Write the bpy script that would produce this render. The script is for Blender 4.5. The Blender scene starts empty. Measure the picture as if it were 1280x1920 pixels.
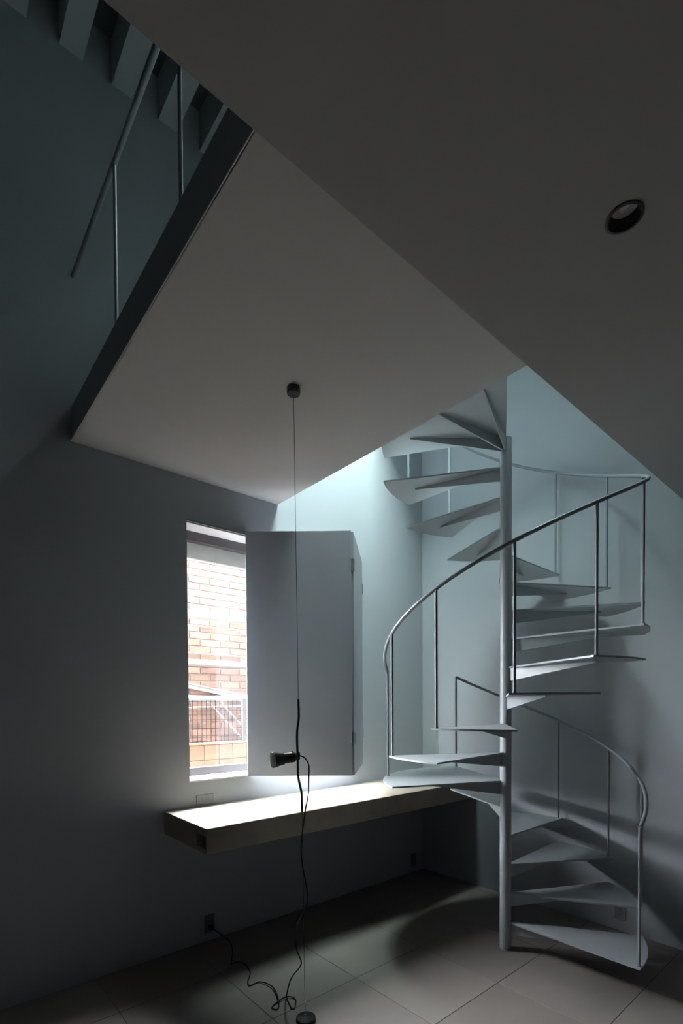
import bpy, bmesh, math, random
from mathutils import Vector, Matrix
random.seed(7)
PI = math.pi
sc = bpy.context.scene
col = sc.collection

# ------------------------------------------------------------------ camera
# world: +X runs along the window wall, +Y towards the window wall, Z up (metres)
cam_d = bpy.data.cameras.new('camera')
cam = bpy.data.objects.new('camera', cam_d)
col.objects.link(cam)
cam_d.sensor_fit = 'HORIZONTAL'
cam_d.sensor_width = 36.0
cam_d.lens = 26.139
cam_d.shift_y = 0.29827
cam_d.clip_start = 0.02
cam.matrix_world = Matrix(((0.7577, 0.0181, -0.6523, 0.0),
                           (-0.6525, 0.0121, -0.7576, 0.0),
                           (-0.0058, 0.9998, 0.0209, 1.56),
                           (0, 0, 0, 1)))
sc.camera = cam

# ------------------------------------------------------------------ sky, exposure
SKY = 205.0
w = bpy.data.worlds.new('sky')
sc.world = w
w.use_nodes = True
bg = w.node_tree.nodes['Background']
bg.inputs['Color'].default_value = (0.94, 0.965, 1.04, 1)
bg.inputs['Strength'].default_value = SKY
sc.view_settings.view_transform = 'Standard'
sc.view_settings.look = 'None'
sc.view_settings.gamma = 1.0
sc.view_settings.use_curve_mapping = False
sc.view_settings.exposure = 0.15
sc.cycles.max_bounces = 12
sc.cycles.diffuse_bounces = 8
sc.cycles.glossy_bounces = 4
sc.cycles.transparent_max_bounces = 12
sc.cycles.use_denoising = True

# geometry of the place
V0, U0 = 3.06, 3.65            # inner faces of the window wall and of the wall behind the stair
UL, VB = -1.6, -2.2            # inner faces of the walls behind the camera
ZS, ZT = 3.024, 3.21           # underside and top of the upper floor
SLU0, SLU1 = 0.685, 2.03       # upper floor slab between void and stairwell
DRV, DRZ = 0.947, 2.80         # edge and height of the lowered ceiling
RZ = 5.385                     # roof underside
WU0, WU1, WZ0, WZ1 = 1.338, 2.845, 1.068, 2.757   # window opening
SKU0, SKU1, SKV0, SKV1 = 2.05, 2.90, 1.66, 2.95  # roof light

def portal(name, loc, rot, sx, sy):
    l = bpy.data.lights.new(name, 'AREA'); l.shape = 'RECTANGLE'
    l.size = sx; l.size_y = sy; l.cycles.is_portal = True
    o = bpy.data.objects.new(name, l); col.objects.link(o)
    o.location = loc; o.rotation_euler = rot
    return o
portal('roof_light_portal', ((SKU0+SKU1)/2, (SKV0+SKV1)/2, RZ+0.21), (0, 0, 0), SKU1-SKU0, SKV1-SKV0)
portal('window_portal', ((WU0+WU1)/2, V0+0.34, (WZ0+WZ1)/2), (-PI/2, 0, 0), WU1-WU0, WZ1-WZ0)

# ------------------------------------------------------------------ materials
MATS = {}
def mat(name, color, rough=0.6, metal=0.0, spec=0.5, noise=None, bump=None, obj_rand=None, coat=0.0):
    m = bpy.data.materials.new(name); m.use_nodes = True
    nt = m.node_tree; b = nt.nodes['Principled BSDF']
    b.inputs['Roughness'].default_value = rough
    b.inputs['Metallic'].default_value = metal
    b.inputs['Specular IOR Level'].default_value = spec
    b.inputs['Coat Weight'].default_value = coat
    b.inputs['Base Color'].default_value = (*color, 1)
    tc = nt.nodes.new('ShaderNodeTexCoord')
    if noise:
        sc_, amt, col2 = noise
        n = nt.nodes.new('ShaderNodeTexNoise'); n.inputs['Scale'].default_value = sc_
        n.inputs['Detail'].default_value = 6; n.inputs['Roughness'].default_value = 0.6
        nt.links.new(tc.outputs['Object'], n.inputs['Vector'])
        r = nt.nodes.new('ShaderNodeValToRGB')
        r.color_ramp.elements[0].position = 0.5-amt; r.color_ramp.elements[1].position = 0.5+amt
        r.color_ramp.elements[0].color = (*color, 1); r.color_ramp.elements[1].color = (*col2, 1)
        nt.links.new(n.outputs['Fac'], r.inputs['Fac'])
        out = r.outputs['Color']
        if obj_rand:
            oi = nt.nodes.new('ShaderNodeObjectInfo')
            hs = nt.nodes.new('ShaderNodeHueSaturation')
            mr = nt.nodes.new('ShaderNodeMapRange')
            mr.inputs['To Min'].default_value = 1-obj_rand; mr.inputs['To Max'].default_value = 1+obj_rand
            nt.links.new(oi.outputs['Random'], mr.inputs['Value'])
            nt.links.new(mr.outputs['Result'], hs.inputs['Value'])
            nt.links.new(out, hs.inputs['Color']); out = hs.outputs['Color']
        nt.links.new(out, b.inputs['Base Color'])
    if bump:
        bs, bd = bump
        n2 = nt.nodes.new('ShaderNodeTexNoise'); n2.inputs['Scale'].default_value = bs
        n2.inputs['Detail'].default_value = 4
        nt.links.new(tc.outputs['Object'], n2.inputs['Vector'])
        bp = nt.nodes.new('ShaderNodeBump'); bp.inputs['Strength'].default_value = bd
        bp.inputs['Distance'].default_value = 0.01
        nt.links.new(n2.outputs['Fac'], bp.inputs['Height'])
        nt.links.new(bp.outputs['Normal'], b.inputs['Normal'])
    MATS[name] = m
    return m

def glassmat(name, tint, gloss=0.06):
    m = bpy.data.materials.new(name); m.use_nodes = True
    nt = m.node_tree
    for n in list(nt.nodes):
        if n.type != 'OUTPUT_MATERIAL': nt.nodes.remove(n)
    out = [n for n in nt.nodes if n.type == 'OUTPUT_MATERIAL'][0]
    t = nt.nodes.new('ShaderNodeBsdfTransparent'); t.inputs['Color'].default_value = (*tint, 1)
    g = nt.nodes.new('ShaderNodeBsdfGlossy'); g.inputs['Roughness'].default_value = 0.02
    mx = nt.nodes.new('ShaderNodeMixShader'); mx.inputs[0].default_value = gloss
    nt.links.new(t.outputs[0], mx.inputs[1]); nt.links.new(g.outputs[0], mx.inputs[2])
    nt.links.new(mx.outputs[0], out.inputs['Surface'])
    MATS[name] = m
    return m

WALLC = (0.318, 0.340, 0.356)
mat('wall_paint', WALLC, 0.75, spec=0.3, noise=(0.8, 0.3, (0.335, 0.363, 0.38)), bump=(60, 0.02))
mat('dark_wall_paint', (0.12, 0.12, 0.12), 0.8, spec=0.3)  # kept dark on the unseen walls to cut bounce light
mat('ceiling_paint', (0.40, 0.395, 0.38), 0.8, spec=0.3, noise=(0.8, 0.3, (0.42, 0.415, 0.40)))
mat('lowered_shade_paint', (0.29, 0.285, 0.275), 0.8, spec=0.3, noise=(0.8, 0.3, (0.305, 0.30, 0.29)))  # darker than the soffit paint: the lowered ceiling's shade put into the colour
mat('edge_paint', (0.62, 0.62, 0.60), 0.6)  # pale, for the painted lit edge and the added bounce sheet
mat('steel_paint', (0.32, 0.345, 0.36), 0.38, spec=0.5, noise=(3.0, 0.3, (0.34, 0.365, 0.38)), bump=(25, 0.015))
mat('rail_paint', (0.22, 0.24, 0.26), 0.40, spec=0.4)
mat('tile', (0.160, 0.142, 0.128), 0.5, spec=0.4, noise=(2.2, 0.35, (0.215, 0.190, 0.172)), bump=(40, 0.05), obj_rand=0.06)
mat('grout', (0.05, 0.05, 0.05), 0.9)
mat('desk_wood', (0.17, 0.145, 0.115), 0.55, spec=0.4, noise=(5.0, 0.3, (0.29, 0.25, 0.20)), bump=(30, 0.08))
mat('shutter_paint', (0.32, 0.34, 0.37), 0.6, spec=0.35, noise=(1.5, 0.3, (0.335, 0.358, 0.388)))
mat('bronze_frame', (0.05, 0.042, 0.045), 0.4, spec=0.5)
mat('white_frame', (0.75, 0.74, 0.72), 0.45)
mat('black_plastic', (0.015, 0.015, 0.016), 0.35)
mat('black_rubber', (0.010, 0.010, 0.010), 0.6, spec=0.2)
mat('dark_metal', (0.03, 0.03, 0.03), 0.25, metal=0.6)
mat('steel', (0.6, 0.6, 0.6), 0.25, metal=1.0)
mat('galvanised', (0.22, 0.24, 0.255), 0.5)
mat('grey_plate', (0.20, 0.21, 0.215), 0.45)
mat('dark_plate', (0.10, 0.10, 0.12), 0.45)
mat('socket_dark', (0.03, 0.03, 0.035), 0.5)
mat('lens', (0.7, 0.7, 0.7), 0.15, spec=0.8)
mat('bulb_glass', (0.55, 0.53, 0.52), 0.12, spec=0.8)
mat('brick', (0.175, 0.085, 0.058), 0.85, noise=(14, 0.3, (0.245, 0.150, 0.112)), bump=(60, 0.3), obj_rand=0.35)
mat('mortar', (0.23, 0.20, 0.18), 0.95, bump=(80, 0.3))
mat('block', (0.19, 0.105, 0.06), 0.8, noise=(16, 0.3, (0.235, 0.15, 0.095)), bump=(50, 0.2), obj_rand=0.12)
mat('white_gutter', (0.27, 0.262, 0.24), 0.5)
mat('wire', (0.006, 0.005, 0.005), 0.7, spec=0.1)
mat('post_paint', (0.05, 0.05, 0.055), 0.6)
mat('render_coat', (0.55, 0.55, 0.53), 0.9, bump=(50, 0.2))
mat('ground', (0.07, 0.065, 0.06), 0.95, noise=(6, 0.3, (0.11, 0.105, 0.10)))
mat('cladding', (0.06, 0.06, 0.06), 0.8)  # dark coat of the added light-blocking masses outdoors
mat('beam_lit_paint', (0.42, 0.45, 0.46), 0.75, spec=0.3)  # lightened: light on the beam undersides put into the colour
mat('roof_shade_paint', (0.12, 0.13, 0.135), 0.8, spec=0.3)  # kept dark: shade between the beams put into the colour
glassmat('window_glass', (0.96, 0.97, 0.96))
glassmat('roof_glass', (0.745, 0.82, 0.785))

def blindmat():
    m = bpy.data.materials.new('blind_fabric'); m.use_nodes = True
    nt = m.node_tree
    for n in list(nt.nodes):
        if n.type != 'OUTPUT_MATERIAL': nt.nodes.remove(n)
    out = [n for n in nt.nodes if n.type == 'OUTPUT_MATERIAL'][0]
    d = nt.nodes.new('ShaderNodeBsdfDiffuse'); d.inputs['Color'].default_value = (0.30, 0.295, 0.285, 1)
    t = nt.nodes.new('ShaderNodeBsdfTranslucent'); t.inputs['Color'].default_value = (0.30, 0.295, 0.285, 1)
    mx = nt.nodes.new('ShaderNodeMixShader'); mx.inputs[0].default_value = 0.18
    nt.links.new(d.outputs[0], mx.inputs[1]); nt.links.new(t.outputs[0], mx.inputs[2])
    nt.links.new(mx.outputs[0], out.inputs['Surface'])
    MATS['blind_fabric'] = m
blindmat()

# ------------------------------------------------------------------ mesh helpers
def box(bm, x0, x1, y0, y1, z0, z1, m=None):
    vs = [bm.verts.new(Vector(p) if m is None else m @ Vector(p)) for p in
          ((x0,y0,z0),(x1,y0,z0),(x1,y1,z0),(x0,y1,z0),(x0,y0,z1),(x1,y0,z1),(x1,y1,z1),(x0,y1,z1))]
    for f in ((0,3,2,1),(4,5,6,7),(0,1,5,4),(1,2,6,5),(2,3,7,6),(3,0,4,7)):
        bm.faces.new([vs[i] for i in f])
    return vs

def bevel(bm, w, seg=2):
    bmesh.ops.bevel(bm, geom=list(bm.edges), offset=w, segments=seg, affect='EDGES', profile=0.5)

def prism(bm, pts, z0, z1):
    lo = [bm.verts.new((x, y, z0)) for x, y in pts]; hi = [bm.verts.new((x, y, z1)) for x, y in pts]
    n = len(pts)
    bm.faces.new(list(reversed(lo))); bm.faces.new(hi)
    for i in range(n):
        j = (i+1) % n
        bm.faces.new([lo[i], lo[j], hi[j], hi[i]])

def tube(bm, pts, r, n=10, cap=True):
    pts = [Vector(p) for p in pts]
    rad = r if isinstance(r, (list, tuple)) else [r]*len(pts)
    rings = []; prev = None
    for i, p in enumerate(pts):
        if i == 0: t = pts[1]-pts[0]
        elif i == len(pts)-1: t = pts[-1]-pts[-2]
        else: t = (pts[i+1]-p).normalized() + (p-pts[i-1]).normalized()
        t.normalize()
        if prev is None:
            a = Vector((0,0,1)) if abs(t.z) < 0.9 else Vector((1,0,0))
            nx = t.cross(a).normalized()
        else:
            nx = (prev - t*prev.dot(t)).normalized()
        prev = nx; ny = t.cross(nx)
        rings.append([bm.verts.new(p + (nx*math.cos(2*PI*k/n) + ny*math.sin(2*PI*k/n))*rad[i]) for k in range(n)])
    for a, b in zip(rings, rings[1:]):
        for k in range(n):
            bm.faces.new([a[k], a[(k+1)%n], b[(k+1)%n], b[k]])
    if cap:
        bm.faces.new(list(reversed(rings[0]))); bm.faces.new(rings[-1])

def smooth_path(pts, k=6):
    P = [Vector(p) for p in pts]; out = []
    for i in range(len(P)-1):
        p0 = P[max(i-1,0)]; p1 = P[i]; p2 = P[i+1]; p3 = P[min(i+2, len(P)-1)]
        for j in range(k):
            t = j/k
            out.append(0.5*((2*p1) + (p2-p0)*t + (2*p0-5*p1+4*p2-p3)*t*t + (3*p1-p0-3*p2+p3)*t**3))
    out.append(P[-1])
    return out

def lathe(bm, prof, n=32, m=None, cap=True):
    rings = []
    for r, z in prof:
        ring = []
        for k in range(n):
            a = 2*PI*k/n
            p = Vector((r*math.cos(a), r*math.sin(a), z))
            ring.append(bm.verts.new(p if m is None else m @ p))
        rings.append(ring)
    for a, b in zip(rings, rings[1:]):
        for k in range(n):
            bm.faces.new([a[k], a[(k+1)%n], b[(k+1)%n], b[k]])
    if cap and prof[0][0] > 1e-5: bm.faces.new(list(reversed(rings[0])))
    if cap and prof[-1][0] > 1e-5: bm.faces.new(rings[-1])
    bmesh.ops.remove_doubles(bm, verts=list(bm.verts), dist=1e-6)

def obj(name, bm, m, parent=None, smooth=False):
    bmesh.ops.recalc_face_normals(bm, faces=list(bm.faces))
    me = bpy.data.meshes.new(name); bm.to_mesh(me); bm.free()
    me.materials.append(MATS[m])
    o = bpy.data.objects.new(name, me); col.objects.link(o)
    if parent: o.parent = parent
    if smooth:
        for p in me.polygons: p.use_smooth = True
        try: me.set_sharp_from_angle(angle=math.radians(40))
        except Exception: pass
    return o

def tag(o, label, cat, group=None, kind=None):
    if label: o['label'] = label
    if cat: o['category'] = cat
    if group: o['group'] = group
    if kind: o['kind'] = kind
    return o

def thing(name, label, cat, loc=(0,0,0), group=None, kind=None):
    o = bpy.data.objects.new(name, None); col.objects.link(o); o.location = loc
    o.empty_display_size = 0.1
    return tag(o, label, cat, group, kind)

def child(name, bm, m, root, smooth=False):
    """mesh given in world coordinates, parented to a root that sits somewhere else"""
    base = Vector((0,0,0)); p = root
    while p is not None:
        base += p.location; p = p.parent
    bmesh.ops.translate(bm, verts=list(bm.verts), vec=-base)
    return obj(name, bm, m, root, smooth)

def struct(name, bm, m, label, cat):
    return tag(obj(name, bm, m), label, cat, kind='structure')

B = bmesh.new

# ------------------------------------------------------------------ room shell
# floor: grout bed + tiles one by one
bm = B(); box(bm, UL-0.2, U0+0.3, VB-0.2, V0+0.3, -0.12, -0.003)
floor = struct('floor', bm, 'grout', 'grey brown square tiled floor with thin dark joints', 'floor')
TS = 0.56
tile_cache = {}
k0u = math.floor((UL-1.885)/TS); k1u = math.ceil((U0-1.885)/TS)
k0v = math.floor((VB-1.516)/TS); k1v = math.ceil((V0-1.516)/TS)
for i in range(k0u, k1u):
    for j in range(k0v, k1v):
        a0 = max(UL, 1.885+i*TS+0.0012); a1 = min(U0, 1.885+(i+1)*TS-0.0012)
        b0 = max(VB, 1.516+j*TS+0.0012); b1 = min(V0, 1.516+(j+1)*TS-0.0012)
        if a1-a0 < 0.01 or b1-b0 < 0.01: continue
        key = (round(a1-a0, 4), round(b1-b0, 4))
        if key not in tile_cache:
            bm = B(); box(bm, 0, a1-a0, 0, b1-b0, -0.003, 0)
            bmesh.ops.bevel(bm, geom=[e for e in bm.edges if all(v.co.z > -0.001 for v in e.verts)], offset=0.0012, segments=1, affect='EDGES')
            o = obj('tile', bm, 'tile', floor); tile_cache[key] = o.data
        else:
            o = bpy.data.objects.new('tile', tile_cache[key]); col.objects.link(o); o.parent = floor
        o.location = (a0, b0, 0)

# window wall
bm = B()
VO = V0+0.30
box(bm, UL-0.2, WU0, V0, VO, -0.12, RZ+0.25)
box(bm, WU1, U0+0.3, V0, VO, -0.12, RZ+0.25)
box(bm, WU0, WU1, V0, VO, -0.12, WZ0)
box(bm, WU0, WU1, V0, VO, WZ1, RZ+0.25)
struct('wall_left', bm, 'wall_paint', 'plain blue grey painted wall with the tall window', 'wall')
bm = B(); box(bm, U0, U0+0.3, VB-0.2, V0, -0.12, RZ+0.25)
struct('wall_right', bm, 'wall_paint', 'plain blue grey painted wall behind the spiral stair', 'wall')
bm = B(); box(bm, UL-0.2, UL, VB-0.2, V0, -0.12, RZ+0.25)
struct('wall_rear', bm, 'dark_wall_paint', 'plain grey wall beyond the tall void, outside the view', 'wall')
bm = B(); box(bm, UL, U0, VB-0.2, VB, -0.12, RZ+0.25)
struct('wall_back', bm, 'dark_wall_paint', 'plain grey wall behind the viewer, outside the view', 'wall')

# lowered ceiling with a round hole for the downlight
DLX, DLY, DLR = 1.394, 0.503, 0.0385
bm = B()
h = 0.15
ZC = 3.2
for (x0,x1,y0,y1) in ((UL,DLX-h,VB,DRV),(DLX+h,U0,VB,DRV),(DLX-h,DLX+h,VB,DLY-h),(DLX-h,DLX+h,DLY+h,DRV)):
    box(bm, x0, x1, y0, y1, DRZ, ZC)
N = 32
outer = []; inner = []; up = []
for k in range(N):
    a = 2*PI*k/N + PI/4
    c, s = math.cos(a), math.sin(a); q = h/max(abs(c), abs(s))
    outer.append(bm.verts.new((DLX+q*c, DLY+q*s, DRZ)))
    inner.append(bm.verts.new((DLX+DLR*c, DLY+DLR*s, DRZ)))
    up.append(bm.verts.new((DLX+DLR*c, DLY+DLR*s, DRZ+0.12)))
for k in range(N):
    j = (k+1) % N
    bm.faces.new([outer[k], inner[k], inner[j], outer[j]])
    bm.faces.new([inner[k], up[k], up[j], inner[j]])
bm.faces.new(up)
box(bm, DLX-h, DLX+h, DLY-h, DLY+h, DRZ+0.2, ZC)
struct('ceiling', bm, 'lowered_shade_paint', 'lowered flat ceiling, shade painted into its grey, with one downlight', 'ceiling')

# upper floor slab beside the void and the stairwell
bm = B(); box(bm, SLU0, SLU1, DRV, V0, ZS+0.006, ZT)
sl = struct('floor_upper', bm, 'wall_paint', 'upper floor slab between the void and the stairwell', 'floor')
bm = B(); box(bm, SLU0-0.003, SLU1+0.002, DRV, V0, ZS, ZS+0.006)
obj('soffit_board', bm, 'ceiling_paint', sl)
bm = B(); box(bm, SLU0+0.01, SLU1, DRV, V0, ZT, ZT+0.004)  # unseen pale sheet, added to bounce light up to the beams
obj('bounce_sheet', bm, 'edge_paint', sl)
bm = B(); box(bm, SLU0-0.006, SLU0, DRV, V0, ZS, ZS+0.005)  # pale strip painted as light caught on the slab's lower edge
obj('lit_edge_strip', bm, 'edge_paint', sl)

# roof with the roof light opening and exposed beams
bm = B()
RT = RZ+0.2
for (x0,x1,y0,y1) in ((UL,SKU0,VB,V0),(SKU1,U0,VB,V0),(SKU0,SKU1,VB,SKV0),(SKU0,SKU1,SKV1,V0)):
    box(bm, x0, x1, y0, y1, RZ, RT)
roof = struct('ceiling_upper', bm, 'roof_shade_paint', 'roof underside painted dark as shade between exposed beams above the void', 'ceiling')
bu = 0.656 - 0.2667*8
beam_me = None
while bu < 1.9:
    if bu > UL+0.01:
        if beam_me is None:
            bm = B(); box(bm, 0, 0.115, VB, V0, RZ-0.25, RZ)
            o = obj('beam', bm, 'beam_lit_paint', roof); beam_me = o.data
        else:
            o = bpy.data.objects.new('beam', beam_me); col.objects.link(o); o.parent = roof
        o.location = (bu, 0, 0)
    bu += 0.2667
bm = B(); box(bm, SKU0-0.02, SKU1+0.02, SKV0-0.02, SKV1+0.02, RT, RT+0.006)
wn2 = struct('window_2', bm, 'roof_glass', 'roof light above the stairwell, outside the view', 'window')

# guessed, unseen shaft walls upstairs; doorway sized for light into the void
bm = B(); box(bm, SLU1-0.10, SLU1, 2.02, V0, ZT, RZ)
struct('wall_shaft_1', bm, 'wall_paint', 'guessed grey wall of the stair shaft beside the upper floor, outside the view', 'wall')
bm = B(); box(bm, SLU1-0.10, U0, DRV-0.12, DRV-0.02, ZC, RZ)
struct('wall_shaft_2', bm, 'wall_paint', 'guessed grey wall of the stair shaft above the lowered ceiling, outside the view', 'wall')
bm = B(); box(bm, 2.93, U0, DRV-0.02, V0, 4.25, RZ)  # unseen block, added to keep direct roof light off the stair wall
struct('ceiling_light_block', bm, 'wall_paint', 'lower ceiling added to narrow the roof light shaft, outside the view', 'ceiling')
# dark cladding added outside the window wall, cutting bounce onto the bricks
bm = B()
for (x0,x1,z0,z1) in ((UL-0.2,WU0-0.005,-0.5,RZ+0.25),(WU1+0.005,U0+0.3,-0.5,RZ+0.25),(WU0-0.005,WU1+0.005,-0.5,WZ0-0.005),(WU0-0.005,WU1+0.005,WZ1+0.005,RZ+0.25)):
    box(bm, x0, x1, VO+0.001, VO+0.03, z0, z1)
struct('bounce_absorber', bm, 'cladding', 'dark outer cladding added to the window wall to dim the bricks, outside the view', 'cladding')

bm = B(); box(bm, UL-0.2, U0+0.3, V0+0.05, VO, RZ+0.25, RZ+3.6)  # unseen tall parapet, added so the bricks see less sky
struct('sky_screen', bm, 'cladding', 'dark roof parapet added above the window wall to shade the bricks, outside the view', 'parapet')
for nm, x0, x1, lb in (('sky_block_house', -9.0, UL-0.25, 'dark house mass added beyond the void side to block sky, outside the view'), ('sky_block_house', U0+0.35, 12.0, 'dark house mass added beyond the stair side to block sky, outside the view')):  # unseen masses, added to keep side sky off the brick wall
    bm = B(); box(bm, x0, x1, V0-1.5, VO, -0.5, 8.4)
    prism_ = [(x0, 8.4), (x1, 8.4), ((x0+x1)/2, 9.6)]
    lo = [bm.verts.new((x, V0-1.5, z)) for x, z in prism_]; hi = [bm.verts.new((x, VO, z)) for x, z in prism_]
    bm.faces.new(lo); bm.faces.new(list(reversed(hi)))
    for i in range(3):
        j = (i+1) % 3; bm.faces.new([lo[i], hi[i], hi[j], lo[j]])
    tag(obj(nm, bm, 'cladding'), lb, 'house', kind='structure')

# ------------------------------------------------------------------ window
win = thing('window_1', 'tall window with dark bronze frame in the grey wall', 'window', ((WU0+WU1)/2, V0+0.2, WZ0), kind='structure')
FV0, FV1 = V0+0.18, V0+0.24
bm = B(); box(bm, WU0, WU1, FV0, FV1, WZ1-0.065, WZ1); child('head_rail', bm, 'bronze_frame', win)
bm = B(); box(bm, WU0, WU1, FV0, FV1, WZ0+0.012, WZ0+0.066); child('sill_rail', bm, 'bronze_frame', win)
for x0, x1 in ((WU0, WU0+0.02), (WU1-0.02, WU1)):
    bm = B(); box(bm, x0, x1, FV0, FV1, WZ0+0.066, WZ1-0.065); child('jamb_rail', bm, 'bronze_frame', win)
bm = B(); box(bm, WU0+0.02, WU1-0.02, FV0+0.03, FV0+0.036, WZ0+0.066, WZ1-0.065); child('pane', bm, 'window_glass', win)
bm = B(); box(bm, WU0, WU1, V0-0.004, FV0, WZ0, WZ0+0.010); child('sill_board', bm, 'white_frame', win)
bm = B(); box(bm, WU0, WU1, V0-0.003, V0+0.004, WZ1-0.012, WZ1); box(bm, WU0, WU1, V0+0.022, V0+0.03, WZ1-0.012, WZ1)
child('shutter_track', bm, 'grey_plate', win)
bm = B(); box(bm, WU0, WU1, V0+0.03, FV0, WZ1-0.006, WZ1); child('head_board', bm, 'white_frame', win)
# roller screen just outside the pane
rs = thing('roller_screen', 'pale grey fabric screen rolled down a little at the window top', 'blind', ((WU0+WU1)/2, FV1+0.02, WZ1-0.17))
bm = B(); box(bm, WU0+0.005, WU1-0.005, FV1+0.012, FV1+0.014, WZ1-0.165, WZ1-0.045); child('fabric', bm, 'blind_fabric', rs)
bm = B(); tube(bm, [(WU0+0.005, FV1+0.03, WZ1-0.028), (WU1-0.005, FV1+0.03, WZ1-0.028)], 0.018, 12); child('roller', bm, 'white_frame', rs, True)
bm = B(); box(bm, WU0+0.005, WU1-0.005, FV1+0.009, FV1+0.017, WZ1-0.172, WZ1-0.165); child('hem_bar', bm, 'white_frame', rs)

# ------------------------------------------------------------------ folding shutter (two leaves, folded to a V)
sh = thing('folding_shutter', 'grey two leaf folding shutter standing half open at the window', 'shutter', (2.30, 2.57, WZ0))
def leaf(p, q, th, z0, z1, side):
    p = Vector((p[0], p[1], 0)); q = Vector((q[0], q[1], 0))
    d = (q-p).normalized(); n = Vector((-d.y, d.x, 0))*side*th
    bm = B(); prism(bm, [(v.x, v.y) for v in (p, q, q+n, p+n)], z0, z1)
    bmesh.ops.recalc_face_normals(bm, faces=list(bm.faces))
    bevel(bm, 0.0015, 1)
    return bm
LB0, LB1 = (1.752, 3.040), (2.297, 2.556)
LA0, LA1 = (2.318, 2.556), (2.850, 3.036)
leafB = child('leaf', leaf(LB0, LB1, 0.026, WZ0+0.002, WZ1+0.006, 1), 'shutter_paint', sh)
leafA = child('leaf', leaf(LA0, LA1, 0.026, WZ0+0.002, WZ1+0.002, 1), 'shutter_paint', sh)
for hz in (1.33, 2.53):
    hg = B()
    tube(hg, [(2.308, 2.556, hz-0.045), (2.308, 2.556, hz+0.045)], 0.0055, 10)
    box(hg, 2.290, 2.306, 2.5605, 2.5675, hz-0.04, hz+0.04)
    box(hg, 2.310, 2.328, 2.5560, 2.5640, hz-0.04, hz+0.04)
    child('hinge', hg, 'steel', sh)
for hz in (1.33, 2.53):
    hg = B(); tube(hg, [(2.858, 3.044, hz-0.04), (2.858, 3.044, hz+0.04)], 0.006, 10)
    child('hinge', hg, 'steel', sh)

# ------------------------------------------------------------------ desk board
DU0, DV0_, DZ0, DZ1 = 1.170, 2.469, 0.762, 0.903
bm = B(); box(bm, DU0, U0, DV0_, V0, DZ0, DZ1)
bevel(bm, 0.002, 1)
desk = obj('wall_desk', bm, 'desk_wood')
tag(desk, 'thick brown grey board fixed to the wall as a long desk under the window', 'desk')

# ------------------------------------------------------------------ power points
def outlet(label, loc, axis, wd, ht, mplate, sockets, loc_name='power_outlet', group=None):
    """axis: outward normal 'v-' (on the window wall), 'u-' (facing -X)"""
    t = thing(loc_name, label, 'outlet', loc, group)
    def bx(x0, x1, y0, y1, d0, d1):
        bm = B()
        if axis == 'v-': box(bm, x0, x1, -d1, -d0, y0, y1)
        else: box(bm, -d1, -d0, x0, x1, y0, y1)
        return bm
    b_ = bx(-wd/2, wd/2, -ht/2, ht/2, 0, 0.007); bevel(b_, 0.0015, 1)
    obj('plate', b_, mplate, t)
    for (cx, cz, sw, shh, slots) in sockets:
        s = obj('socket', bx(cx-sw/2, cx+sw/2, cz-shh/2, cz+shh/2, 0.007, 0.009), mplate, t)
        for (sx, sz, a, b) in slots:
            obj('slot', bx(cx+sx-a/2, cx+sx+a/2, cz+sz-b/2, cz+sz+b/2, 0.009, 0.0095), 'socket_dark', s)
    return t
sl2 = [(-0.006, 0, 0.002, 0.009), (0.006, 0, 0.002, 0.008)]
outlet('grey horizontal outlet plate above the desk below the window', (1.441, V0, 0.947), 'v-', 0.118, 0.058, 'grey_plate',
       [(-0.012, 0, 0.024, 0.030, sl2), (0.018, 0, 0.024, 0.030, sl2), (-0.042, 0, 0.016, 0.030, [])])
outlet('dark outlet plate low on the wall with the black lamp plug', (1.463, V0, 0.113), 'v-', 0.070, 0.120, 'dark_plate',
       [(0, 0.018, 0.024, 0.026, [(0, -0.006, 0.009, 0.002), (0, 0.006, 0.008, 0.002)]), (0, -0.020, 0.024, 0.026, [])])
outlet('dark outlet plate low on the wall under the far desk end', (3.515, V0, 0.113), 'v-', 0.070, 0.120, 'dark_plate',
       [(0, 0.018, 0.024, 0.026, sl2), (0, -0.018, 0.024, 0.026, sl2)])
outlet('grey outlet plate low on the wall behind the lowest treads', (U0, 1.315, 0.135), 'u-', 0.070, 0.120, 'grey_plate',
       [(0, 0.018, 0.024, 0.026, sl2), (0, -0.018, 0.024, 0.026, sl2)])
# socket panel let into the end of the desk board
t = thing('socket_panel', 'black panel with small metal jacks in the desk end', 'outlet', (DU0, 2.53, 0.825))
bm = B(); box(bm, -0.003, 0, -0.052, 0.052, -0.034, 0.034); obj('plate', bm, 'black_plastic', t)
for y in (-0.004, 0.020, 0.040):
    bm = B(); tube(bm, [(-0.003, y, -0.010), (-0.011, y, -0.010)], 0.0055, 10); j = obj('jack', bm, 'steel', t, True)
    bm = B(); tube(bm, [(-0.011, y, -0.010), (-0.0115, y, -0.010)], 0.003, 8); obj('jack_hole', bm, 'black_plastic', j)

# ------------------------------------------------------------------ spiral stair
CX, CY, RISE, RO, RP = 2.835, 1.700, 0.1795, 0.775, 0.0355
st = thing('spiral_staircase', 'grey painted steel spiral staircase with thin plate treads and slim handrails', 'staircase', (CX, CY, 0))
bm = B(); tube(bm, [(0,0,0), (0,0,18*RISE-0.011)], RP, 28); obj('central_pole', bm, 'steel_paint', st, True)

def tread_bm(a0, a1, z):
    n = max(6, int((a1-a0)/4))
    pts = []
    for k in range(5):
        a = math.radians(a1 + (a0-a1)*k/4); pts.append((RP*0.97*math.cos(a), RP*0.97*math.sin(a)))
    for k in range(n+1):
        a = math.radians(a0 + (a1-a0)*k/n); pts.append((RO*math.cos(a), RO*math.sin(a)))
    bm = B(); prism(bm, pts, z-0.010, z)
    return bm

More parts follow.
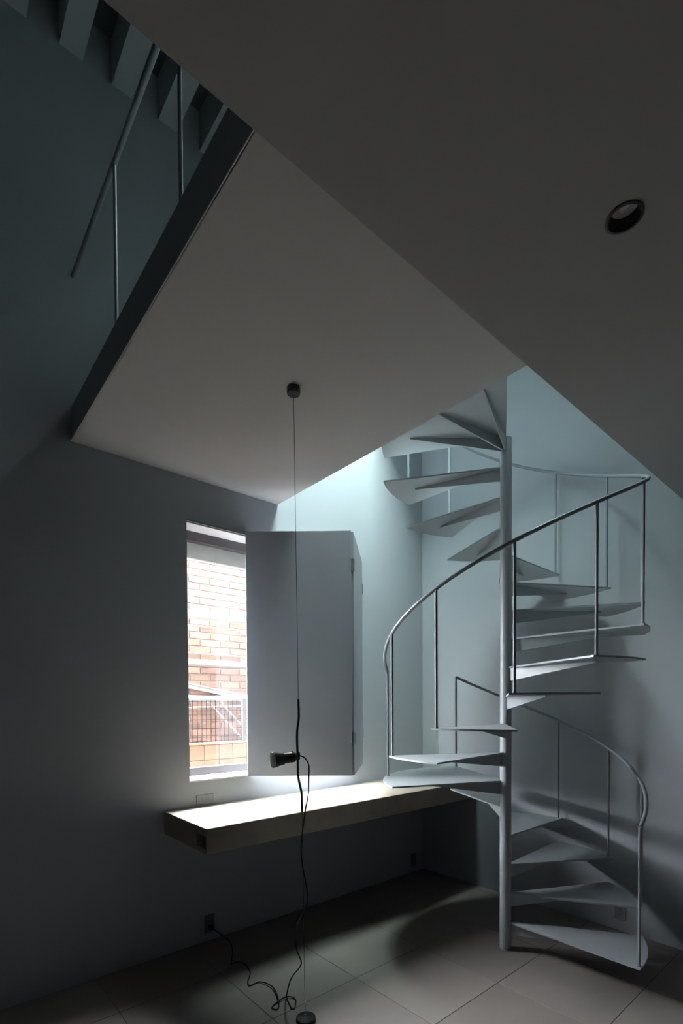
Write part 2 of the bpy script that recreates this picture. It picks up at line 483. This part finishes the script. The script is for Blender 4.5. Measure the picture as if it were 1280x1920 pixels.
def gusset_bm(ang, z, L=0.60):
    a = math.radians(ang)
    m = Matrix.Rotation(a, 4, 'Z')
    bm = B()
    pr = [(RP*0.95, z-0.010), (L, z-0.010), (L, z-0.018), (RP*0.95, z-0.088)]
    lo = [bm.verts.new(m @ Vector((x, -0.0045, zz))) for x, zz in pr]
    hi = [bm.verts.new(m @ Vector((x, 0.0045, zz))) for x, zz in pr]
    bm.faces.new(lo); bm.faces.new(list(reversed(hi)))
    for i in range(4):
        j = (i+1) % 4; bm.faces.new([lo[i], hi[i], hi[j], lo[j]])
    return bm

TR = {}
for n in range(1, 6): TR[n] = (-90+30*(n-1), -57+30*(n-1))
TR[6] = (60, 156)
for n in range(7, 18): TR[n] = (152+30*(n-7), 185+30*(n-7))
TR[18] = (122+360, 211.5+360)
for n in range(1, 19):
    a0, a1 = TR[n]; z = n*RISE
    o = obj('tread', tread_bm(a0, a1, z), 'steel_paint', st)
    gs = {6: (76, 106, 138), 18: (500.5, 530, 559.5)}.get(n, (a0+18,))
    for g in gs:
        obj('gusset', gusset_bm(g, z), 'steel_paint', o)
    if n == 6: tag(o, 'wide landing tread at desk height', None)
    if n == 18: tag(o, 'wide top landing plate under the upper floor edge', None)

RR, RH = 0.762, 0.732
def helix(a0, a1, z0, z1, n=60):
    return [(RR*math.cos(math.radians(a0+(a1-a0)*k/n)), RR*math.sin(math.radians(a0+(a1-a0)*k/n)), z0+(z1-z0)*k/n) for k in range(n+1)]
def zlow(a): return RISE + RH + (a+88)*(RISE/30)*0.975
def zup(a): return 1.785 + (a-121)*0.00606
bm = B(); tube(bm, helix(-88, 60, zlow(-88), zlow(60)), 0.0105, 12); obj('handrail', bm, 'rail_paint', st, True)
bm = B(); tube(bm, helix(121, 484, zup(121), zup(484), 140), 0.0105, 12); obj('handrail', bm, 'rail_paint', st, True)
def post(ang, zb, zt):
    a = math.radians(ang); x, y = RR*math.cos(a), RR*math.sin(a)
    bm = B(); tube(bm, [(x, y, zb), (x, y, zt)], 0.0075, 10); o = obj('baluster', bm, 'rail_paint', st, True)
    bm = B(); tube(bm, [(x, y, zb), (x, y, zb+0.006)], 0.011, 10); obj('foot_collar', bm, 'rail_paint', o, True)
for n in range(1, 6):
    a = TR[n][0]+2; post(a, n*RISE, zlow(a))
post(60, 6*RISE, zlow(60)+0.004)
post(121, 6*RISE, zup(121)+0.004)
for n in range(7, 19):
    a = TR[n][0]+2 if n < 18 else 484
    post(a, n*RISE, zup(a))

# ------------------------------------------------------------------ railing of the void upstairs
vr = thing('void_railing', 'thin grey steel railing along the upper floor edge at the void', 'railing', (0.705, 2.0, ZT))
bm = B(); tube(bm, [(0.703, V0+0.001, 3.929), (0.703, -0.6, 3.929)], 0.0115, 12); child('handrail', bm, 'rail_paint', vr, True)
for v in (2.312, 1.62, 0.93, 0.24):
    bm = B(); tube(bm, [(0.703, v, ZT if v > DRV else 3.2), (0.703, v, 3.929)], 0.0075, 10); child('baluster', bm, 'rail_paint', vr, True)

# ------------------------------------------------------------------ cable lamp
lamp = thing('cable_lamp', 'black spotlight on a steel cable stretched from ceiling to floor', 'lamp', (1.44, 1.954, 0))
cano = (1.350, 1.893)
m = Matrix.Translation((cano[0], cano[1], ZS))
bm = B(); lathe(bm, [(0, 0), (0.030, 0), (0.031, -0.002), (0.031, -0.026), (0.029, -0.030), (0.0, -0.030)], 28, m)
can = child('ceiling_canopy', bm, 'black_plastic', lamp, True)
bm = B()
ring = [(cano[0]+0.006*math.cos(a)*0.6, cano[1]+0.006*math.cos(a)*-0.8, ZS-0.038+0.008*math.sin(a)) for a in [2*PI*k/14 for k in range(15)]]
tube(bm, ring, 0.0015, 6, False); child('eye_hook', bm, 'steel', can)
TUBE = [(1.388,1.927,1.59),(1.390,1.927,1.529),(1.391,1.929,1.496),(1.387,1.934,1.455),(1.386,1.937,1.419),(1.387,1.938,1.363),
        (1.390,1.938,1.285),(1.391,1.939,1.234),(1.396,1.937,1.195),(1.404,1.933,1.153),(1.407,1.932,1.125),(1.409,1.933,1.047)]
bm = B(); tube(bm, [(cano[0], cano[1], ZS-0.044), TUBE[0]], 0.0012, 6); child('steel_cable', bm, 'dark_metal', lamp)
bm = B(); tube(bm, [TUBE[-1], (1.435, 1.957, 0.150)], 0.0012, 6); child('steel_cable', bm, 'dark_metal', lamp)
bm = B(); tube(bm, smooth_path(TUBE, 4), 0.0058, 12); child('bent_tube', bm, 'black_plastic', lamp, True)
# turnbuckle, hook and base weight
bm = B(); tube(bm, [(1.435,1.957,0.158),(1.435,1.957,0.150),(1.4355,1.957,0.146),(1.436,1.957,0.128),(1.436,1.957,0.122),(1.4365,1.957,0.118),(1.438,1.956,0.078),(1.438,1.956,0.07),(1.439,1.955,0.066),(1.439,1.955,0.044)],
     [0.002,0.002,0.0038,0.0038,0.002,0.0034,0.0034,0.002,0.0014,0.0014], 10); child('turnbuckle', bm, 'steel', lamp, True)
bm = B(); tube(bm, [(1.439+0.007*math.cos(a), 1.955-0.004*math.cos(a), 0.037+0.008*math.sin(a)) for a in [2*PI*k/14 for k in range(15)]], 0.0018, 6, False)
hk = child('base_hook', bm, 'steel', lamp)
bm = B(); lathe(bm, [(0, 0.030), (0.006, 0.030), (0.012, 0.026), (0.040, 0.024), (0.048, 0.018), (0.050, 0.0), (0, 0)], 32, Matrix.Translation((1.4395, 1.9545, 0)))
child('base_weight', bm, 'black_rubber', lamp, True)
# lamp head: axis points left and a little towards the camera
HP = Vector((1.389, 1.936, 1.315))
ax = Vector((-0.758, 0.652, 0)) * 0.93 + Vector((-0.652, -0.758, 0)) * 0.52 + Vector((0, 0, -0.075))
ax.normalize()
q = ax.to_track_quat('Z', 'Y').to_matrix().to_4x4()
HM = Matrix.Translation(HP) @ q
bm = B(); lathe(bm, [(0, 0.004), (0.012, 0.004), (0.019, 0.014), (0.0255, 0.022), (0.0255, 0.036), (0.0245, 0.038), (0.0245, 0.074), (0.030, 0.076), (0.031, 0.094), (0.0, 0.094)], 28, HM)
head = child('lamp_head', bm, 'black_plastic', lamp, True)
bm = B(); lathe(bm, [(0.028, 0.090), (0.034, 0.112), (0.0375, 0.126), (0.0385, 0.129), (0.037, 0.132), (0.030, 0.1335), (0.0, 0.1345)], 32, HM)
bulb = child('reflector_bulb', bm, 'bulb_glass', head, True)
bm = B(); lathe(bm, [(0.0305, 0.0895), (0.0350, 0.1115), (0.0378, 0.1245), (0.0382, 0.1265), (0.0365, 0.1245), (0.033, 0.110), (0.0275, 0.0895)], 32, HM, False)
child('bulb_cap', bm, 'black_plastic', bulb, True)
bm = B(); box(bm, -0.009, 0.009, -0.007, 0.007, -0.014, 0.020, Matrix.Translation(HP)); bevel(bm, 0.0015, 1); child('clamp', bm, 'black_rubber', head)
bm = B(); tube(bm, [HM @ Vector((0, 0.022, 0.026)), HM @ Vector((0, 0.029, 0.026))], 0.005, 12); child('switch', bm, 'dark_metal', head, True)
# power cord
CORD = [(1.381,1.906,1.322),(1.396,1.896,1.314),(1.410,1.888,1.293),(1.417,1.885,1.262),(1.417,1.888,1.211),(1.417,1.891,1.147),(1.415,1.897,1.108),
        (1.409,1.905,1.064),(1.403,1.914,0.992),(1.397,1.922,0.914),(1.397,1.926,0.849),(1.404,1.923,0.775),(1.416,1.916,0.704),(1.423,1.914,0.651),
        (1.424,1.917,0.604),(1.415,1.927,0.564),(1.403,1.942,0.526),(1.392,1.954,0.491),(1.386,1.963,0.432),(1.393,1.961,0.363),(1.410,1.949,0.298),
        (1.409,2.019,0.212),(1.425,2.073,0.147),(1.446,2.124,0.073),(1.470,2.168,0.010),(1.45,2.11,0.004),(1.44,2.08,0.004),(1.452,2.07,0.004),(1.48,2.10,0.004),
        (1.50,2.13,0.005),(1.49,2.16,0.010),(1.46,2.171,0.013),(1.42,2.17,0.008),(1.38,2.16,0.004),(1.367,2.148,0.004),(1.370,2.13,0.004),(1.385,2.122,0.004),
        (1.41,2.15,0.006),(1.44,2.21,0.012),(1.465,2.29,0.012),(1.46,2.36,0.010),(1.44,2.40,0.006),(1.41,2.402,0.004),(1.39,2.40,0.004),(1.382,2.41,0.004),
        (1.40,2.45,0.004),(1.45,2.51,0.004),(1.47,2.56,0.004),(1.48,2.62,0.004),(1.47,2.66,0.004),(1.45,2.682,0.004),(1.419,2.682,0.004),(1.442,2.717,0.010),
        (1.467,2.751,0.040),(1.482,2.793,0.059),(1.485,2.845,0.071),(1.478,2.907,0.079),(1.473,2.966,0.086),(1.468,3.022,0.092)]
bm = B(); tube(bm, [(1.388,1.931,1.318)] + smooth_path(CORD, 4), 0.0034, 8); cord = child('power_cord', bm, 'black_rubber', lamp, True)
bm = B(); box(bm, 1.450, 1.478, 3.020, V0-0.0095, 0.080, 0.106); bevel(bm, 0.003, 1); child('plug', bm, 'black_rubber', cord)

# ------------------------------------------------------------------ downlight
dl = thing('downlight', 'round black recessed downlight in the lowered ceiling', 'downlight', (DLX, DLY, DRZ))
bm = B(); lathe(bm, [(0.0445, -0.0005), (0.0445, -0.003), (0.043, -0.004), (0.0375, -0.004), (0.0365, -0.002), (0.0365, 0.0), (0.0445, -0.0005)], 40, None, False); obj('trim_ring', bm, 'black_plastic', dl, True)
bm = B(); lathe(bm, [(0.0372, -0.002), (0.036, 0.006), (0.033, 0.030), (0.029, 0.046), (0.030, 0.048), (0.0372, 0.02), (0.038, -0.001)], 40, None, False); obj('baffle', bm, 'black_plastic', dl, True)
bm = B(); lathe(bm, [(0, 0.026), (0.010, 0.025), (0.012, 0.022), (0.016, 0.025), (0.0325, 0.027), (0.0325, 0.036), (0, 0.036)], 32); obj('lens', bm, 'lens', dl, True)

# ------------------------------------------------------------------ outside, seen through the window
bm = B(); box(bm, -60, 60, V0+0.30, 90.0, -0.6, -0.5)
tag(obj('ground', bm, 'ground'), 'bare grey ground of the narrow gap outside', 'ground', kind='structure')
BV = 4.80
bw = thing('brick_wall', 'pale red brick wall of the neighbouring house outside the window', 'wall', (2.3, BV, -0.5))
bm = B(); box(bm, 1.3, 7, BV+0.012, BV+0.25, -0.5, 3.15); box(bm, -3, 1.3, BV+0.012, BV+0.25, -0.5, 1.25); child('mortar_backing', bm, 'mortar', bw)  # unseen left stretch kept low to let sky light through the window
bl, bh, jt = 0.215, 0.060, 0.011
brick_me = None
z = 0.90; row = 0; count = 0
while z < 3.08:
    x = 1.78 + (bl+jt)/2*(row % 2)
    while x < 3.30:
        if brick_me is None:
            b_ = B(); box(b_, 0, bl, 0, 0.04, 0, bh); bevel(b_, 0.003, 1)
            o = obj('brick', b_, 'brick', bw); brick_me = o.data
        else:
            o = bpy.data.objects.new('brick', brick_me); col.objects.link(o); o.parent = bw
        o.location = (x-2.3, random.uniform(-0.002, 0.004), z+0.5)
        x += bl+jt; count += 1
    z += bh+jt; row += 1
# bricks further along the wall, past the part seen through the window
bm = B()
z = -0.48; row = 0
while z < 3.08:
    x = -2.9 + (bl+jt)/2*(row % 2)
    while x < 6.7:
        if not (0.86 < z < 3.30 and 1.60 < x < 3.36) and not (z > 1.18 and x < 1.3): box(bm, x, x+bl, BV+0.001, BV+0.02, z, z+bh)
        x += bl+jt
    z += bh+jt; row += 1
tag(child('far_bricks', bm, 'brick', bw), None, None, kind='stuff')

# low wall of square tan blocks
pw = thing('block_wall', 'low wall of square tan blocks at the foot of the view outside', 'wall', (2.2, 4.30, -0.5))
bm = B(); box(bm, 0.6, 4.4, 4.312, 4.44, -0.5, 1.19); child('core', bm, 'mortar', pw)
bs = 0.1455; blk = None
for r_ in range(6):
    for c_ in range(-6, 12):
        if blk is None:
            b_ = B(); box(b_, 0, bs-0.004, 0, 0.03, 0, bs-0.006); bevel(b_, 0.003, 1)
            o = obj('block', b_, 'block', pw); blk = o.data
        else:
            o = bpy.data.objects.new('block', blk); col.objects.link(o); o.parent = pw
        o.location = (1.885+c_*bs-2.2, random.uniform(0, 0.003), 1.203-(r_+1)*bs+0.5)
b_ = B(); box(b_, 0.75, 3.7, 4.295, 4.44, 1.2, 1.212); child('coping', b_, 'block', pw)

# wire mesh fence standing on the block wall
fn = thing('mesh_fence', 'dark wire mesh fence with a grey post on the tan block wall', 'fence', (2.2, 4.40, 1.21))
for i in range(30):
    x = 1.50 + i*0.046
    bm = B(); tube(bm, [(x, 4.40, 1.212), (x, 4.40, 1.615)], 0.0030, 6); child('wire', bm, 'wire', fn)
for zz in (1.225, 1.265, 1.345, 1.43, 1.515, 1.605):
    bm = B(); tube(bm, [(1.48, 4.402, zz), (2.92, 4.402, zz)], 0.0026, 6); child('wire', bm, 'wire', fn)
bm = B(); box(bm, 2.475, 2.515, 4.385, 4.425, 1.21, 1.64); bevel(bm, 0.003, 1); child('fence_post', bm, 'post_paint', fn)

# pipes and gutters on the brick wall
def pipe(name, label, pts, r, m, collars=(), group=None):
    t = thing(name, label, 'pipe', pts[0], group)
    bm = B(); tube(bm, pts, r, 14); child('run', bm, m, t, True)
    P, Q = Vector(pts[0]), Vector(pts[-1])
    for f in collars:
        c = P.lerp(Q, f); d = (Q-P).normalized()*0.02
        bm = B(); tube(bm, [c-d, c+d], r*1.25, 14); child('collar', bm, m, t, True)
    for f in (0.1, 0.5, 0.9):
        c = P.lerp(Q, f); bm = B(); box(bm, c.x-0.008, c.x+0.008, c.y, BV+0.005, c.z-0.008, c.z+0.008); child('bracket', bm, m, t)
    return t
pipe('drain_pipe', 'thick silver pipe above the mesh fence outside', [(0.6, 4.66, 1.640), (4.6, 4.66, 1.628)], 0.030, 'galvanised', (0.452,))
pipe('conduit', 'thin white conduit just below the thick silver pipe', [(0.6, 4.72, 1.512), (4.6, 4.72, 1.60)], 0.011, 'white_gutter', (0.49,))
pipe('conduit', 'topmost thin white conduit under the upper white gutter', [(0.6, 4.76, 2.365), (4.6, 4.76, 2.372)], 0.010, 'white_gutter')
pipe('conduit', 'thin white conduit right above the lower white gutter', [(0.6, 4.76, 2.105), (4.6, 4.76, 2.075)], 0.009, 'white_gutter')
def gutter(label, z, tilt, hgt):
    t = thing('gutter', label, 'gutter', (2.4, 4.70, z))
    bm = B()
    pr = [(0.0, 0.0), (-0.07, 0.015), (-0.075, hgt), (-0.065, hgt), (-0.06, 0.022), (-0.01, 0.012), (-0.01, hgt), (0.0, hgt)]
    lo = [bm.verts.new((-2.0, y, zz-tilt)) for y, zz in pr]; hi = [bm.verts.new((2.6, y, zz+tilt)) for y, zz in pr]
    n = len(pr)
    for i in range(n):
        j = (i+1) % n; bm.faces.new([lo[i], hi[i], hi[j], lo[j]])
    bm.faces.new(lo); bm.faces.new(list(reversed(hi)))
    obj('trough', bm, 'white_gutter', t)
    for x in (-1.4, -0.4, 0.5, 1.4):
        bm = B(); box(bm, x-0.01, x+0.01, 0.0, 0.10, 0.0, 0.02); obj('bracket', bm, 'white_gutter', t)
gutter('upper white gutter running across the brick wall', 2.425, 0.0, 0.075)
gutter('lower white gutter running across the brick wall', 1.955, -0.01, 0.065)
# sloping flashing of a lean-to and its two braces
t = thing('sloping_flashing', 'sloping cream flashing strip across the brick wall outside', 'flashing', (2.37, 4.76, 1.70))
bm = B()
for (x0, z0, x1, z1, th, y0, y1) in ((1.5, 1.861, 3.2, 1.561, 0.012, 4.735, 4.792), (1.5, 1.821, 3.2, 1.521, 0.055, 4.75, 4.792)):
    v = [bm.verts.new(p) for p in ((x0,y0,z0),(x1,y0,z1),(x1,y0,z1+th),(x0,y0,z0+th),(x0,y1,z0),(x1,y1,z1),(x1,y1,z1+th),(x0,y1,z0+th))]
    for f in ((0,1,2,3),(7,6,5,4),(0,4,5,1),(3,2,6,7),(0,3,7,4),(1,5,6,2)): bm.faces.new([v[i] for i in f])
bmesh.ops.translate(bm, verts=list(bm.verts), vec=(0, 0, 0.02))
child('strip', bm, 'white_gutter', t)
for k_, (xa, lab) in enumerate(((2.27, 'left thin diagonal rod behind the mesh fence'), (2.40, 'right thin diagonal rod behind the mesh fence'))):
    t = thing('brace_rod', lab, 'rod', (xa, 4.70, 1.55))
    bm = B(); tube(bm, [(xa, 4.70, 1.60), (xa+0.42, 4.70, 1.16)], 0.008, 10); child('rod', bm, 'galvanised', t, True)
    bm = B(); tube(bm, [(xa-0.012, 4.70, 1.60), (xa+0.012, 4.70, 1.60)], 0.013, 10); child('rod_end', bm, 'galvanised', t, True)
